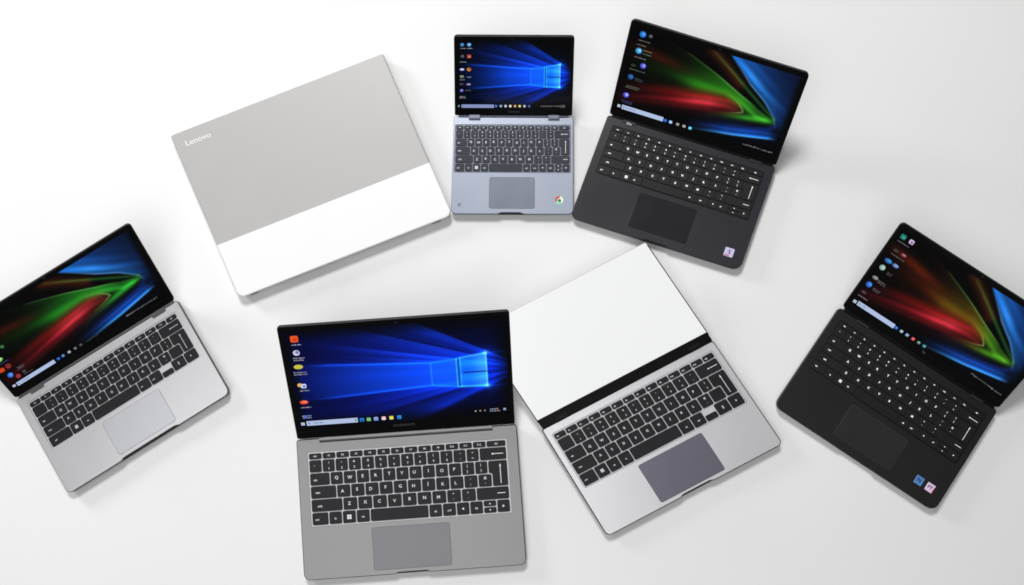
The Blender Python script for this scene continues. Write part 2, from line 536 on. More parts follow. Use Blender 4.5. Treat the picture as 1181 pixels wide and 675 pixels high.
def make_keys(kb, key, box, kind, kmat, lmat, warp, gap, lsize, bold, ztop):
    x0, y0, x1, y1 = box
    rows = layout(kind)
    tot = sum(h for h, _ in rows)
    y = y1
    tall = {}
    for ri, (h, ks) in enumerate(rows):
        rh = (y1 - y0) * h / tot
        wt = sum(w for w, _ in ks)
        x = x0
        for w, leg in ks:
            kw = (x1 - x0) * w / wt
            cell = (x, y - rh, x + kw, y)
            if leg is None:
                tall[ri] = cell
            elif leg == 'UPDOWN':
                ym = y - rh / 2
                one_key(kb, rect(cell[0], ym, cell[2], y), 'UP', kmat, lmat, warp, gap, lsize * .8, bold, ztop)
                one_key(kb, rect(cell[0], cell[1], cell[2], ym), 'DOWN', kmat, lmat, warp, gap, lsize * .8, bold, ztop)
            elif leg == 'HALF':
                one_key(kb, rect(cell[0], cell[1], cell[2], y - rh * .45), '', kmat, lmat, warp, gap, lsize, bold, ztop)
            else:
                one_key(kb, rect(cell[0], cell[1], cell[2], cell[3]), leg, kmat, lmat, warp, gap, lsize, bold, ztop)
            x += kw
        y -= rh
    a, b = tall[2], tall[3]
    xl = max(a[0], b[0])
    poly = [(xl, b[1]), (x1, b[1]), (x1, a[3]), (a[0], a[3]), (a[0], a[1]), (xl, a[1])]
    if abs(a[0] - xl) < 1e-5:
        poly = rect(xl, b[1], x1, a[3])
    one_key(kb, poly, 'ENTER', kmat, lmat, warp, gap, lsize, bold, ztop)


def one_key(kb, cell, leg, kmat, lmat, warp, gap, ls, bold, ztop):
    mb = MB()
    p = rounded(inset(cell, gap / 2), .0021, 3)
    mb.loft([(p, ztop - .0016), (p, ztop - .0003), (inset(p, .0003), ztop)], 0, top=0)
    xs = [q[0] for q in cell]; ys = [q[1] for q in cell]
    xa, xb, ya, yb = min(xs), max(xs), min(ys), max(ys)
    cx, cy, z = (xa + xb) / 2, (ya + yb) / 2, ztop + .0001
    w, h = xb - xa, yb - ya

    def bar(ax, ay, bx, by):
        mb.sheet(rect(ax, ay, bx, by), z, 1)
    t = ls * .17
    jx, jy = random.uniform(-.06, .06) * w, random.uniform(-.05, .05) * h
    if leg in ('', 'SPACE'):
        pass
    elif leg == 'BACK':
        bar(cx, cy - t / 2, xb - w * .12, cy + t / 2)
        mb.sheet([(cx - ls * .4, cy), (cx + ls * .05, cy - ls * .28), (cx + ls * .05, cy + ls * .28)], z, 1)
    elif leg == 'DASH':
        bar(xb - w * .36, cy - t / 2, xb - w * .12, cy + t / 2)
    elif leg == 'ENTER':
        ex = xb - (xb - max(xa, xb - w)) * .38
        bar(ex - t / 2, ya + h * .12, ex + t / 2, yb - h * .22)
        mb.sheet([(ex - ls * .26, yb - h * .24), (ex + ls * .26, yb - h * .24), (ex, yb - h * .13)], z, 1)
    elif leg == 'WIN':
        q = ls * .5
        g = q * .07
        for sx in (-1, 1):
            for sy in (-1, 1):
                ax, bx = sorted((cx + sx * g, cx + sx * q)); ay, by = sorted((cy + sy * g, cy + sy * q))
                bar(ax, ay, bx, by)
    elif leg in ('UP', 'DOWN', 'LEFT', 'RIGHT', 'UPDN'):
        q = ls * .3
        tri = {'UP': [(-q, -q * .7), (q, -q * .7), (0, q * .8)], 'DOWN': [(-q, q * .7), (0, -q * .8), (q, q * .7)],
               'LEFT': [(-q, 0), (q * .7, -q), (q * .7, q)], 'RIGHT': [(-q * .7, -q), (q, 0), (-q * .7, q)]}
        for nm, oy in ((('UP', q * 1.1), ('DOWN', -q * 1.1)) if leg == 'UPDN' else ((leg, 0),)):
            mb.sheet([(cx + a, cy + b + oy) for a, b in tri[nm]], z, 1)
    elif len(leg) == 1:
        mb.text(leg, cx - w * .04 + jx, cy + h * .02 + jy, z, ls * 1.05, 1, bold)
    elif len(leg) == 2 and not leg[0].isalnum():
        mb.text(leg[0], cx + jx, cy + h * .2, z, ls * .72, 1, bold)
        mb.text(leg[1], cx + jx, cy - h * .22, z, ls * .72, 1, bold)
    elif h < ls * 1.9:
        mb.text(leg, cx, cy, z, min(ls * .62, h * .72), 1, bold)
    else:
        tw = .34 * ls * len(leg)
        mb.text(leg, max(xa + w * .14 + tw / 2, cx - w * .22) if w > h * 1.15 else cx, cy - h * .05, z, ls * .66, 1, bold)
    kb_obj = mb.build('key', [kmat, lmat], kb, warp)
    return kb_obj


def base_shell(root, key, top, edge, hole, r_front, r_back, notch, warp, rim=.0007, rim_mat=0):
    _, _, _, W, D = P[key][:5]
    a, b = W / 2, D / 2
    nd = .0024

    def outline(indent):
        pts = [(-a, -b)]
        rs = [r_front]
        if notch:
            n0, n1 = (notch[0] - .5) * W, (notch[1] - .5) * W
            d = nd if indent else 0.00001
            pts += [(n0, -b), (n0 + .004, -b + d), (n1 - .004, -b + d), (n1, -b)]
            rs += [.003, .003, .003, .003]
        pts += [(a, -b), (a, b), (-a, b)]
        rs += [r_front, r_back, r_back]
        return rounded(pts, rs, 5)
    o0, o1 = outline(False), outline(True)
    mb = MB()
    zt = T
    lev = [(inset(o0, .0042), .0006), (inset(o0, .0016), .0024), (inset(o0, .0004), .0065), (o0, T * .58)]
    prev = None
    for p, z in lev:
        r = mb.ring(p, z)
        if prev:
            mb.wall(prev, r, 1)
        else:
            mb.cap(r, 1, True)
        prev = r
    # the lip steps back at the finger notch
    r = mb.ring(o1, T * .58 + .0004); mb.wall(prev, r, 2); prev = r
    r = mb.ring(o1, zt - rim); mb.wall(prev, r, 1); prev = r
    top_o = inset(o1, rim)
    r = mb.ring(top_o, zt); mb.wall(prev, r, rim_mat)
    hp = rounded(rect(*hole), .0025, 3)
    mb.holed(top_o, hp, zt, 0)
    # keyboard well
    h1 = mb.ring(hp, zt); h2 = mb.ring(hp, zt - .0014)
    mb.wall(h2, h1, 1)
    mb.cap(mb.ring(hp, zt - .0016), 1)
    return mb.build('base', [top, edge, M['gap']], root, warp)


def make_pad(root, quad, W, D, m, seam, warp, seam_w=.0004):
    (u0, v0, u1, v1) = quad
    p = rounded(rect((u0 - .5) * W, (v0 - .5) * D, (u1 - .5) * W, (v1 - .5) * D), .003, 4)
    mb = MB()
    mb.sheet(inset(p, -seam_w), T + .00006, 1)
    mb.loft([(p, T + .00005), (p, T + .00022), (inset(p, .00012), T + .0003)], 0, top=0)
    return mb.build('touchpad', [m, seam], root, warp)


def make_lid(root, key, shell, rim, warp, r_top=.006, r_bot=.003, bezel='black_bezel', bez_in=.0009):
    H, Wl = P[key][6], P[key][8]
    a = Wl / 2
    o = rounded(rect(-a, 0, a, H), [r_bot, r_bot, r_top, r_top], 6)
    mb = MB()
    mb.loft([(inset(o, .0022), -.0055), (inset(o, .0006), -.0048), (o, -.0036), (o, -.0005), (inset(o, .0005), 0)], 1,
            top=1, bottom=0)
    lid = mb.build('lid', [shell, rim], root, warp)
    if bezel:
        mb = MB()
        p = inset(o, bez_in)
        mb.loft([(p, .00005), (p, .0003), (inset(p, .0002), .0004)], 0, top=0)
        mb.build('bezel', [M[bezel]], lid, warp)
    return lid


def make_screen(lid, key, rect_uv, paper, deco, warp, nx=300, ny=180):
    H, Wl = P[key][6], P[key][8]
    u0, v0, u1, v1 = rect_uv
    us = np.linspace(u0, u1, nx); vs = np.linspace(v0, v1, ny)
    U, V = np.meshgrid(us, vs)
    img = np.clip(paper(U, V), 0, 255)
    L = lin(img).reshape(-1, 3)
    mb = MB()
    z = .0006
    mb.v = [((u - .5) * Wl, v * H, z) for v in vs for u in us]
    Ll = [tuple(map(float, c)) for c in L]
    g = Ll.__getitem__
    for j in range(ny - 1):
        for i in range(nx - 1):
            k = j * nx + i
            mb.face((k, k + 1, k + nx + 1, k + nx), 0, g)
    deco(Deco(mb, Wl, H))
    return mb.build('screen', [M['display']], lid, warp)


class Deco:
    """flat coloured figures drawn on a display, placed in lid fractions"""

    def __init__(self, mb, W, H):
        self.mb, self.W, self.H, self.n = mb, W, H, 0

    def z(self):
        self.n += 1
        return .00068 + .00001 * (self.n % 12)

    def box(self, u, v, w, h, c, r=.0):
        x, y = (u - .5) * self.W, v * self.H
        p = rect(x - w * self.W / 2, y - h * self.H / 2, x + w * self.W / 2, y + h * self.H / 2)
        self.mb.sheet(rounded(p, r * self.W, 3) if r else p, self.z(), 0, S(*c))

    def dot(self, u, v, d, c, n=14):
        self.mb.sheet(disc((u - .5) * self.W, v * self.H, d * self.W / 2, n), self.z(), 0, S(*c))

    def caption(self, u, v, w, c=(170, 175, 190), lines=1):
        for k in range(lines):
            x = u - w / 2 * random.uniform(.8, 1.05)
            while x < u + w / 2:
                q = random.uniform(.0035, .009)
                self.box(x + q / 2, v - k * .018 + random.uniform(-.001, .001), q, random.uniform(.007, .011),
                         tuple(int(t * random.uniform(.6, 1.0)) for t in c))
                x += q + random.uniform(.001, .003)

    def icon(self, u, v, c, c2=None, shape='box', s=.032, cap=None, lines=1, a=1.6):
        if shape == 'box':
            self.box(u, v, s, s * a, c, s * .22)
            if c2:
                self.box(u + s * .08, v - s * a * .08, s * .5, s * a * .45, c2, s * .1)
        elif shape == 'dot':
            self.dot(u, v, s, c)
            if c2:
                self.dot(u + s * .1, v + s * .12, s * .55, c2)
        elif shape == 'oval':
            x, y = (u - .5) * self.W, v * self.H
            self.mb.sheet(disc(x, y, s * .6 * self.W, 16, s * .36 * self.W), self.z(), 0, S(*c))
            if c2:
                self.mb.sheet(disc(x + s * .1 * self.W, y + s * .06 * self.W, s * .36 * self.W, 14, s * .15 * self.W), self.z(), 0, S(*c2))
        if cap:
            self.caption(u + s * .1, v - s * a * .5 - .022, cap, lines=lines)

    def search(self, u0, u1, v, h, c=(176, 192, 226)):
        self.box((u0 + u1) / 2, v, u1 - u0, h, c)
        self.box(u0 + .012, v, .008, h * .4, (120, 134, 170))
        self.caption((u0 + .05), v, .05, (150, 164, 198))

    def start(self, u, v, s=.014, c=(205, 214, 232)):
        for sx in (-1, 1):
            for sy in (-1, 1):
                self.box(u + sx * s * .27, v + sy * s * .44, s * .46, s * .76, c)

    def tray(self, u0, u1, v, c=(190, 194, 205)):
        x = u0
        while x < u1 - .06:
            self.box(x, v, random.uniform(.006, .010), random.uniform(.008, .016), tuple(int(q * random.uniform(.6, 1)) for q in c))
            x += .021
        self.caption(u1 - .035, v + .008, .04, c, 2)


def side_box(root, name, m, x0, y0, x1, y1, z0, z1, warp, r=.001, lab=None):
    mb = MB()
    p = rounded(rect(x0, y0, x1, y1), r, 3)
    d = min(.0006, (z1 - z0) * .3)
    mb.loft([(inset(p, d), z0), (p, z0 + d), (p, z1 - d), (inset(p, d), z1)], 0, top=0, bottom=0)
    o = mb.build(name, [m], root, warp)
    if lab:
        o['label'] = lab
    return o


GROUP = 'laptops laid out on the white table'


def laptop(key, label, top, edge, keys_uv, kind, kmat, lmat, tray, gap, lsize, bold, pad_uv, pad_m, seam,
           r_front=.009, r_back=.004, notch=None, kz=.0006, rim=.0007, rim_mat=0):
    x, y, r, W, D = P[key][:5]
    root = thing('laptop', label, 'laptop', (x, y, 0), r, GROUP)
    bw, lw = warps(key)
    u0, v0, u1, v1 = keys_uv
    box = ((u0 - .5) * W, (v0 - .5) * D, (u1 - .5) * W, (v1 - .5) * D)
    g = .0016
    hole = (box[0] - g, box[1] - g, box[2] + g, box[3] + g)
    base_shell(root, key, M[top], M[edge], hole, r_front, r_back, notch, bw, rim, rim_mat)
    mb = MB()
    hp = rounded(rect(*hole), .0025, 3)
    mb.loft([(inset(hp, .0002), T - .0015), (inset(hp, .0002), T - .0009)], 0, top=0)
    kb = mb.build('keyboard', [M[tray]], root, bw)
    make_keys(kb, key, box, kind, M[kmat], M[lmat], bw, gap, lsize, bold, T + kz)
    make_pad(root, pad_uv, W, D, M[pad_m], M[seam], bw)
    return root, bw, lw


def hinge_cover(root, key, m, warp):
    W, D, H, phi, Wl, dy = P[key][3], P[key][4], P[key][6], P[key][7], P[key][8], P[key][9]
    mb = MB()
    pr = [(D / 2 - .0018, T - .006), (D / 2 - .0018, T + .0006), (D / 2 - .0008, T + .0015), (D / 2 + dy, T + .0017), (D / 2 + dy + .002, T - .001), (D / 2 + dy + .001, T - .006)]
    a = Wl / 2 - .004
    i = 0
    mb.v = [(-a, y, z) for y, z in pr] + [(a, y, z) for y, z in pr]
    n = len(pr)
    for k in range(n):
        j = (k + 1) % n
        mb.face((k, n + k, n + j, j), 0)
    mb.face(tuple(range(n)), 0); mb.face(tuple(range(2 * n - 1, n - 1, -1)), 0)
    return mb.build('hinge_cover', [m], root, warp)


def webcam(lid, key, u, v, warp, bump=False):
    H, Wl = P[key][6], P[key][8]
    mb = MB()
    x, y = (u - .5) * Wl, v * H
    p = disc(x, y, .0016, 14)
    mb.loft([(p, .0004), (p, .0006), (inset(p, .0004), .0007)], 0, top=0)
    mb.build('webcam', [M['lens']], lid, warp)


def lettering(parent, s, x, y, z, size, m, warp, bold=.0, sx=1.0, name='brand_lettering_or_glint'):
    mb = MB()
    mb.text(s, x, y, z, size, 0, bold, sx=sx)
    return mb.build(name, [M[m]], parent, warp)


# ---------------------------------------------------------------- the table
mb = MB()
mb.sheet(rect(-4, -4, 4, 4), 0.0)
tb = mb.build('table_surface', [M['table']])
tb['kind'] = 'structure'

# ------------------------------- 1 grey laptop, blue window wallpaper, front
root, bw, lw = laptop('C', 'grey laptop with blue glowing-window wallpaper, biggest open screen, at the front centre',
                      'grey_metal', 'grey_shaded_edge', (.051, .381, .946, .898), 'full', 'key_grey', 'legend', 'tray_silver_sheen', .0016,
                      .0062, .012, (.317, .039, .666, .338), 'pad_grey', 'seam_soft', .009, .004, (.41, .567), rim=.0011, rim_mat=1)
W, D, H, Wl = P['C'][3], P['C'][4], P['C'][6], P['C'][8]
mb = MB()   # long hinge bar
xa, xb = (.106 - .5) * W, (.889 - .5) * W
mb.sheet(rect(xa - .0005, D / 2 - .0062, xb + .0005, D / 2 - .0002), T + .0001, 1)
pr = [(D / 2 - .0048, T + .0001), (D / 2 - .0045, T + .0012), (D / 2 - .0025, T + .0022), (D / 2 + .0005, T + .0022)]
for (y0, z0), (y1, z1) in zip(pr, pr[1:]):
    i = len(mb.v)
    mb.v += [(xa, y0, z0), (xb, y0, z0), (xb, y1, z1), (xa, y1, z1)]
    mb.face((i, i + 1, i + 2, i + 3), 0)
mb.build('hinge', [M['grey_metal'], M['gap']], root, bw)
lid = make_lid(root, 'C', M['grey_shaded_edge'], M['dark_edge'], lw, .005, .003)


def deco_c(d):
    d.icon(.067, .893, (232, 84, 36), (210, 60, 20), 'box', .034, .04)
    d.icon(.066, .777, (205, 205, 232), (120, 120, 190), 'dot', .030, .046, 2)
    d.icon(.064, .657, (206, 190, 70), (96, 100, 30), 'oval', .034, .055, 2)
    d.icon(.056, .497, (226, 178, 84), None, 'dot', .022)
    d.icon(.072, .487, (200, 208, 240), (90, 120, 200), 'box', .024, .042)
    d.icon(.061, .342, (226, 70, 44), (245, 150, 110), 'oval', .032, .05)
    d.icon(.052, .213, (70, 110, 190), None, 'box', .012)
    d.caption(.062, .215, .04, (150, 180, 235), 2)
    d.start(.039, .144, .016)
    d.search(.056, .288, .145, .043)
    d.dot(.279, .145, .010, (90, 104, 140))
    for u, c, c2 in ((.307, (40, 130, 220), (20, 60, 120)), (.338, (120, 190, 120), (220, 240, 220)), (.371, (150, 180, 240), (80, 110, 220)),
                     (.406, (235, 190, 200), (250, 235, 235)), (.441, (214, 200, 70), (250, 240, 150)), (.477, (50, 140, 225), (30, 100, 190))):
        d.box(u, .144, .019, .032, c, .003)
        d.box(u, .140, .011, .014, c2, .002)
    d.tray(.825, .945, .150)
    d.box(.957, .150, .012, .020, (150, 160, 180))


make_screen(lid, 'C', (.022, .105, .978, .955), lambda u, v: window_paper(u, v, 'deep'), deco_c, lw)
webcam(lid, 'C', .51, .972, lw)
lettering(lid, 'DUOWAYS', (.495 - .5) * Wl, .068 * H, .00055, .0062, 'logo_grey', lw, .02)

# ----------------------------- 2 silver laptop at the left, streak wallpaper
root, bw, lw = laptop('L1', 'silver laptop with red and green streak wallpaper, cut by the left edge',
                      'warm_silver', 'silver_shaded_edge', (.048, .437, .957, .907), 'compact_wide', 'key_grey', 'legend_dim', 'tray_silver_sheen', .0012,
                      .0046, .02, (.335, .056, .682, .391), 'pad_silver', 'seam_soft', .009, .004, (.33, .68), rim=.0010, rim_mat=1)
W, D, H, Wl = P['L1'][3], P['L1'][4], P['L1'][6], P['L1'][8]
for u in (.127, .882):
    side_box(root, 'hinge', M['seam_soft'], (u - .5) * W - .011, D / 2 - .0052, (u - .5) * W + .011, D / 2 - .0006, T + .0001, T + .0022, bw, .0015)
lid = make_lid(root, 'L1', M['silver_shaded_edge'], M['black_plastic'], lw, .006, .004)


def deco_l1(d):
    d.icon(.124, .582, (60, 110, 60), None, 'dot', .02)
    d.icon(.068, .472, (120, 190, 90), (190, 220, 170), 'oval', .034)
    d.caption(.078, .425, .05, (70, 100, 140))
    d.icon(.044, .36, (200, 66, 24), None, 'box', .03)
    d.icon(.084, .362, (130, 40, 44), (30, 10, 12), 'dot', .03)
    d.caption(.13, .29, .04, (110, 110, 130), 2)
    d.icon(.062, .262, (52, 110, 210), (90, 150, 240), 'dot', .03)
    d.icon(.090, .205, (150, 50, 60), None, 'dot', .026)
    d.icon(.130, .215, (50, 74, 70), None, 'dot', .02)
    d.caption(.14, .185, .05, (120, 90, 110))
    d.start(.040, .135, .016)
    d.search(.056, .288, .130, .045)
    for u, c in ((.311, (40, 90, 190)), (.340, (80, 120, 190)), (.378, (140, 150, 170)), (.415, (90, 95, 105)), (.449, (60, 62, 70))):
        d.box(u, .132, .017, .03, c, .004)
        d.box(u + .002, .132, .008, .012, tuple(min(255, q + 40) for q in c), .002)
    d.caption(.52, .130, .07, (64, 64, 72))
    x = .735
    for k in range(22):
        q = random.uniform(.004, .008)
        d.box(x, .1365 + random.uniform(-.002, .002), q, random.uniform(.012, .02), (120, 124, 128) if k < 5 else (86, 88, 90))
        x += q + .0032


hinge_cover(root, 'L1', M['silver_shaded_edge'], bw)
make_screen(lid, 'L1', (.02, .09, .978, .945), lambda u, v: streak_paper(u, v, 'deep'), deco_l1, lw)
webcam(lid, 'L1', .5, .972, lw)

# ----------------------------------- 3 blue-grey small laptop, top centre
root, bw, lw = laptop('L2', 'small blue-grey laptop with a round red and green sticker, at the top centre',
                      'blue_grey', 'blue_grey_dark', (.020, .430, .973, .906), 'full', 'key_mid', 'legend', 'tray_slate', .0013,
                      .0044, .02, (.31, .057, .681, .373), 'pad_blue', 'seam_soft', .008, .003, (.383, .593))
W, D, H, Wl = P['L2'][3], P['L2'][4], P['L2'][6], P['L2'][8]
for u0, u1 in ((.126, .222), (.789, .885)):
    side_box(root, 'hinge', M['blue_grey_dark'], (u0 - .5) * W, D / 2 - .0046, (u1 - .5) * W, D / 2 + .0018, T + .0001, T + .0040, bw, .0010)
mb = MB()   # round sticker
sx, sy, R = (.884 - .5) * W, (.142 - .5) * D, .0062
mb.loft([(disc(sx, sy, R, 36), T + .0001), (disc(sx, sy, R, 36), T + .0002)], 0, top=0)


def sector(a0, a1, r0, r1, mi, z):
    n = 10
    pts = [(sx + r1 * math.cos(math.radians(a0 + (a1 - a0) * k / n)), sy + r1 * math.sin(math.radians(a0 + (a1 - a0) * k / n))) for k in range(n + 1)]
    pts += [(sx + r0 * math.cos(math.radians(a1 - (a1 - a0) * k / n)), sy + r0 * math.sin(math.radians(a1 - (a1 - a0) * k / n))) for k in range(n + 1)]
    mb.sheet(pts, z, mi)


sector(78, 205, R * .50, R, 1, T + .00028)
sector(205, 320, R * .62, R, 2, T + .00028)
sector(-40, 78, R * .66, R, 0, T + .00028)
mb.sheet(disc(sx + R * .06, sy - R * .1, R * .42, 24), T + .0003, 3)
mb.build('sticker', [M['cream'], M['red'], M['mint'], M['green']], root, bw)
mb = MB()   # small square emblem printed on the left palm rest
ex, ey = (.067 - .5) * W, (.092 - .5) * D
for a in (-1, 1):
    mb.sheet(rect(ex + a * .0016 - .0006, ey - .0022, ex + a * .0016 + .0006, ey + .0022), T + .00012, 0)
mb.sheet(rect(ex - .0009, ey + .0012, ex + .0009, ey + .0022), T + .00012, 0)
mb.sheet(rect(ex - .0009, ey - .0006, ex + .0009, ey + .0003), T + .00012, 0)
mb.sheet(rect(ex - .0009, ey - .0022, ex + .0009, ey - .0014), T + .00012, 0)
mb.build('emblem', [M['blue_grey_dark']], root, bw)
lid = make_lid(root, 'L2', M['blue_grey_dark'], M['dark_edge'], lw, .0045, .003)


def deco_l2(d):
    k = dict(s=.034, a=1.3)
    d.icon(.068, .899, (60, 110, 160), (90, 150, 200), 'dot', cap=.04, **k)
    d.icon(.126, .900, (70, 150, 220), (150, 200, 240), 'dot', cap=.04, **k)
    d.icon(.069, .759, (50, 60, 66), (90, 100, 100), 'dot', **k)
    d.icon(.125, .760, (170, 60, 50), (220, 130, 110), 'box', **k)
    d.caption(.07, .69, .05)
    d.icon(.065, .599, (150, 165, 220), (225, 230, 245), 'oval', **k)
    d.icon(.124, .599, (226, 140, 40), (110, 60, 20), 'dot', **k)
    d.icon(.064, .510, (150, 150, 140), (70, 70, 64), 'box', s=.03, a=1.0)
    d.caption(.066, .47, .04); d.caption(.123, .503, .04)
    d.icon(.060, .415, (60, 56, 64), None, 'oval', **k)
    d.icon(.119, .412, (110, 100, 150), (170, 165, 190), 'oval', **k)
    d.icon(.059, .332, (64, 70, 170), (150, 150, 220), 'dot', **k)
    d.caption(.114, .335, .045, (120, 120, 130))
    d.caption(.064, .255, .045, (190, 190, 196), 2)
    d.start(.036, .130, .014, (150, 160, 180))
    d.search(.059, .334, .130, .045, (132, 146, 190))
    for i, c in enumerate(((60, 110, 190), (150, 170, 200), (190, 200, 225), (232, 220, 196), (214, 160, 90), (226, 214, 110), (170, 190, 215), (70, 90, 150))):
        d.box(.352 + .04 * i, .133, .019, .03, c, .004)
        d.box(.352 + .04 * i, .127, .010, .012, tuple(min(255, q + 30) for q in c), .002)
    d.tray(.735, .95, .133, (160, 164, 172))


hinge_cover(root, 'L2', M['blue_grey_dark'], bw)
make_screen(lid, 'L2', (.025, .095, .975, .955), lambda u, v: window_paper(u, v, 'dark'), deco_l2, lw)
webcam(lid, 'L2', .487, .968, lw)
lettering(lid, 'Chrome', (.502 - .5) * Wl, .060 * H, .00055, .0052, 'logo_grey', lw, .02)

# ----------------------------------- 4 black laptop with one sticker, top right
root, bw, lw = laptop('L5', 'charcoal laptop with a single pale sticker, leaning at the top right',
                      'charcoal', 'charcoal_edge', (.051, .462, .945, .913), 'full', 'key_black', 'legend_glow', 'tray_black', .0010,
                      .0041, .04, (.32, .078, .664, .412), 'pad_charcoal', 'seam_black', .012, .005, (.42, .58))
W, D, H, Wl = P['L5'][3], P['L5'][4], P['L5'][6], P['L5'][8]
for u in (.129, .879):
    side_box(root, 'hinge', M['charcoal_edge'], (u - .5) * W - .010, D / 2 - .0042, (u - .5) * W + .010, D / 2 - .0004, T + .0001, T + .0016, bw, .001)
lettering(root, 'Elite', (.132 - .5) * W, .972 * D - D / 2, T + .0019, .0046, 'legend_dim', bw, .02, name='brand_lettering_or_glint')  # small highlight on the hinge, drawn as pale letters
st = MB()
p = rounded(rect((.882 - .5) * W, (.09 - .5) * D, (.935 - .5) * W, (.170 - .5) * D), .0008, 2)
st.loft([(p, T + .0001), (p, T + .0003)], 0, top=0)
st.text('S', (.910 - .5) * W, (.134 - .5) * D, T + .0004, .0085, 1, .02)
st.sheet(rect((.888 - .5) * W, (.095 - .5) * D, (.914 - .5) * W, (.105 - .5) * D), T + .0004, 2)
st.build('sticker', [M['st_lavender'], M['st_navy'], M['st_red']], root, bw)
lid = make_lid(root, 'L5', M['charcoal_edge'], M['charcoal_edge'], lw, .007, .004)


def deco_l5(d):
    d.icon(.079, .886, (30, 110, 200), (80, 160, 230), 'dot', .036)
    d.icon(.122, .890, (46, 60, 66), (100, 110, 116), 'dot', .024)
    d.caption(.095, .825, .065, (120, 124, 130)); d.caption(.085, .780, .05, (130, 120, 110))
    d.icon(.078, .721, (50, 140, 205), (140, 205, 240), 'dot', .036)
    d.caption(.125, .738, .05, (150, 150, 110)); d.caption(.122, .705, .05, (80, 130, 110))
    d.caption(.088, .655, .06, (140, 140, 140))
    d.icon(.068, .567, (40, 56, 40), None, 'oval', .024)
    d.icon(.122, .589, (70, 76, 200), (150, 150, 235), 'dot', .034)
    d.caption(.095, .525, .085, (110, 110, 104))
    d.icon(.069, .446, (28, 74, 130), (56, 110, 170), 'dot', .034)
    d.caption(.115, .445, .04, (84, 92, 104), 2)
    d.caption(.092, .352, .075, (120, 116, 104), 2)
    d.icon(.068, .251, (70, 74, 205), (170, 175, 245), 'dot', .034)
    d.caption(.082, .188, .06, (70, 72, 130), 2)
    d.start(.043, .118, .017)
    d.search(.060, .307, .118, .046)
    for u, c in ((.320, (30, 90, 200)), (.352, (150, 190, 240)), (.394, (130, 132, 128)), (.432, (150, 146, 136)), (.468, (90, 190, 230))):
        d.box(u, .115, .019, .030, c, .004)
        d.box(u + .001, .117, .009, .013, tuple(min(255, q + 50) for q in c), .002)
    x = .784
    for k in range(19):
        q = random.uniform(.005, .009)
        d.box(x, .123 + random.uniform(-.003, .003), q * .8, random.uniform(.009, .017), tuple([random.randint(80, 135)] * 3))
        x += q + .0024


hinge_cover(root, 'L5', M['hinge_black'], bw)
make_screen(lid, 'L5', (.022, .085, .978, .945), lambda u, v: streak_paper(u, v, 'green'), deco_l5, lw)
webcam(lid, 'L5', .5, .972, lw)

# ----------------------------------- 5 black laptop with two stickers, right
root, bw, lw = laptop('L6', 'black laptop with two small stickers side by side, cut by the right edge',
                      'soft_black', 'soft_black_edge', (.046, .437, .958, .908), 'full', 'key_black', 'legend_glow', 'tray_black', .0010,
                      .0041, .04, (.338, .080, .689, .374), 'pad_black', 'seam_black', .012, .005, (.40, .62))
W, D, H, Wl = P['L6'][3], P['L6'][4], P['L6'][6], P['L6'][8]
for u in (.153, .874):
    side_box(root, 'hinge', M['charcoal_edge'], (u - .5) * W - .010, D / 2 - .0046, (u - .5) * W + .010, D / 2 - .0004, T + .0001, T + .0018, bw, .001)
for u, m, m2, tx, m3, lab in ((.846, 'st_blue', 'st_navy', 'N', 'st_teal', 'blue sticker with a dark mark'),
                              (.914, 'st_pink', 'st_navy', 'FT', 'st_red', 'pink sticker with dark lettering')):
    st = MB()
    cx, cy, a = (u - .5) * W, (.147 - .5) * D, .0062
    p = rounded(rect(cx - a, cy - a, cx + a, cy + a), .0007, 2)
    st.loft([(p, T + .0001), (p, T + .0003)], 0, top=0)
    st.text(tx, cx, cy + .0006, T + .0004, .0085 if len(tx) == 1 else .0068, 1, .03)
    if m3 == 'st_teal':
        st.sheet(rect(cx - a * .9, cy - a * .9, cx - a * .3, cy - a * .62), T + .0004, 2)
    else:
        st.sheet(rect(cx + a * .82, cy - a * .95, cx + a * .98, cy + a * .5), T + .0004, 2)
    o = st.build('sticker', [M[m], M[m2], M[m3]], root, bw)
    o['label'] = lab
lid = make_lid(root, 'L6', M['soft_black_edge'], M['soft_black_edge'], lw, .007, .004)


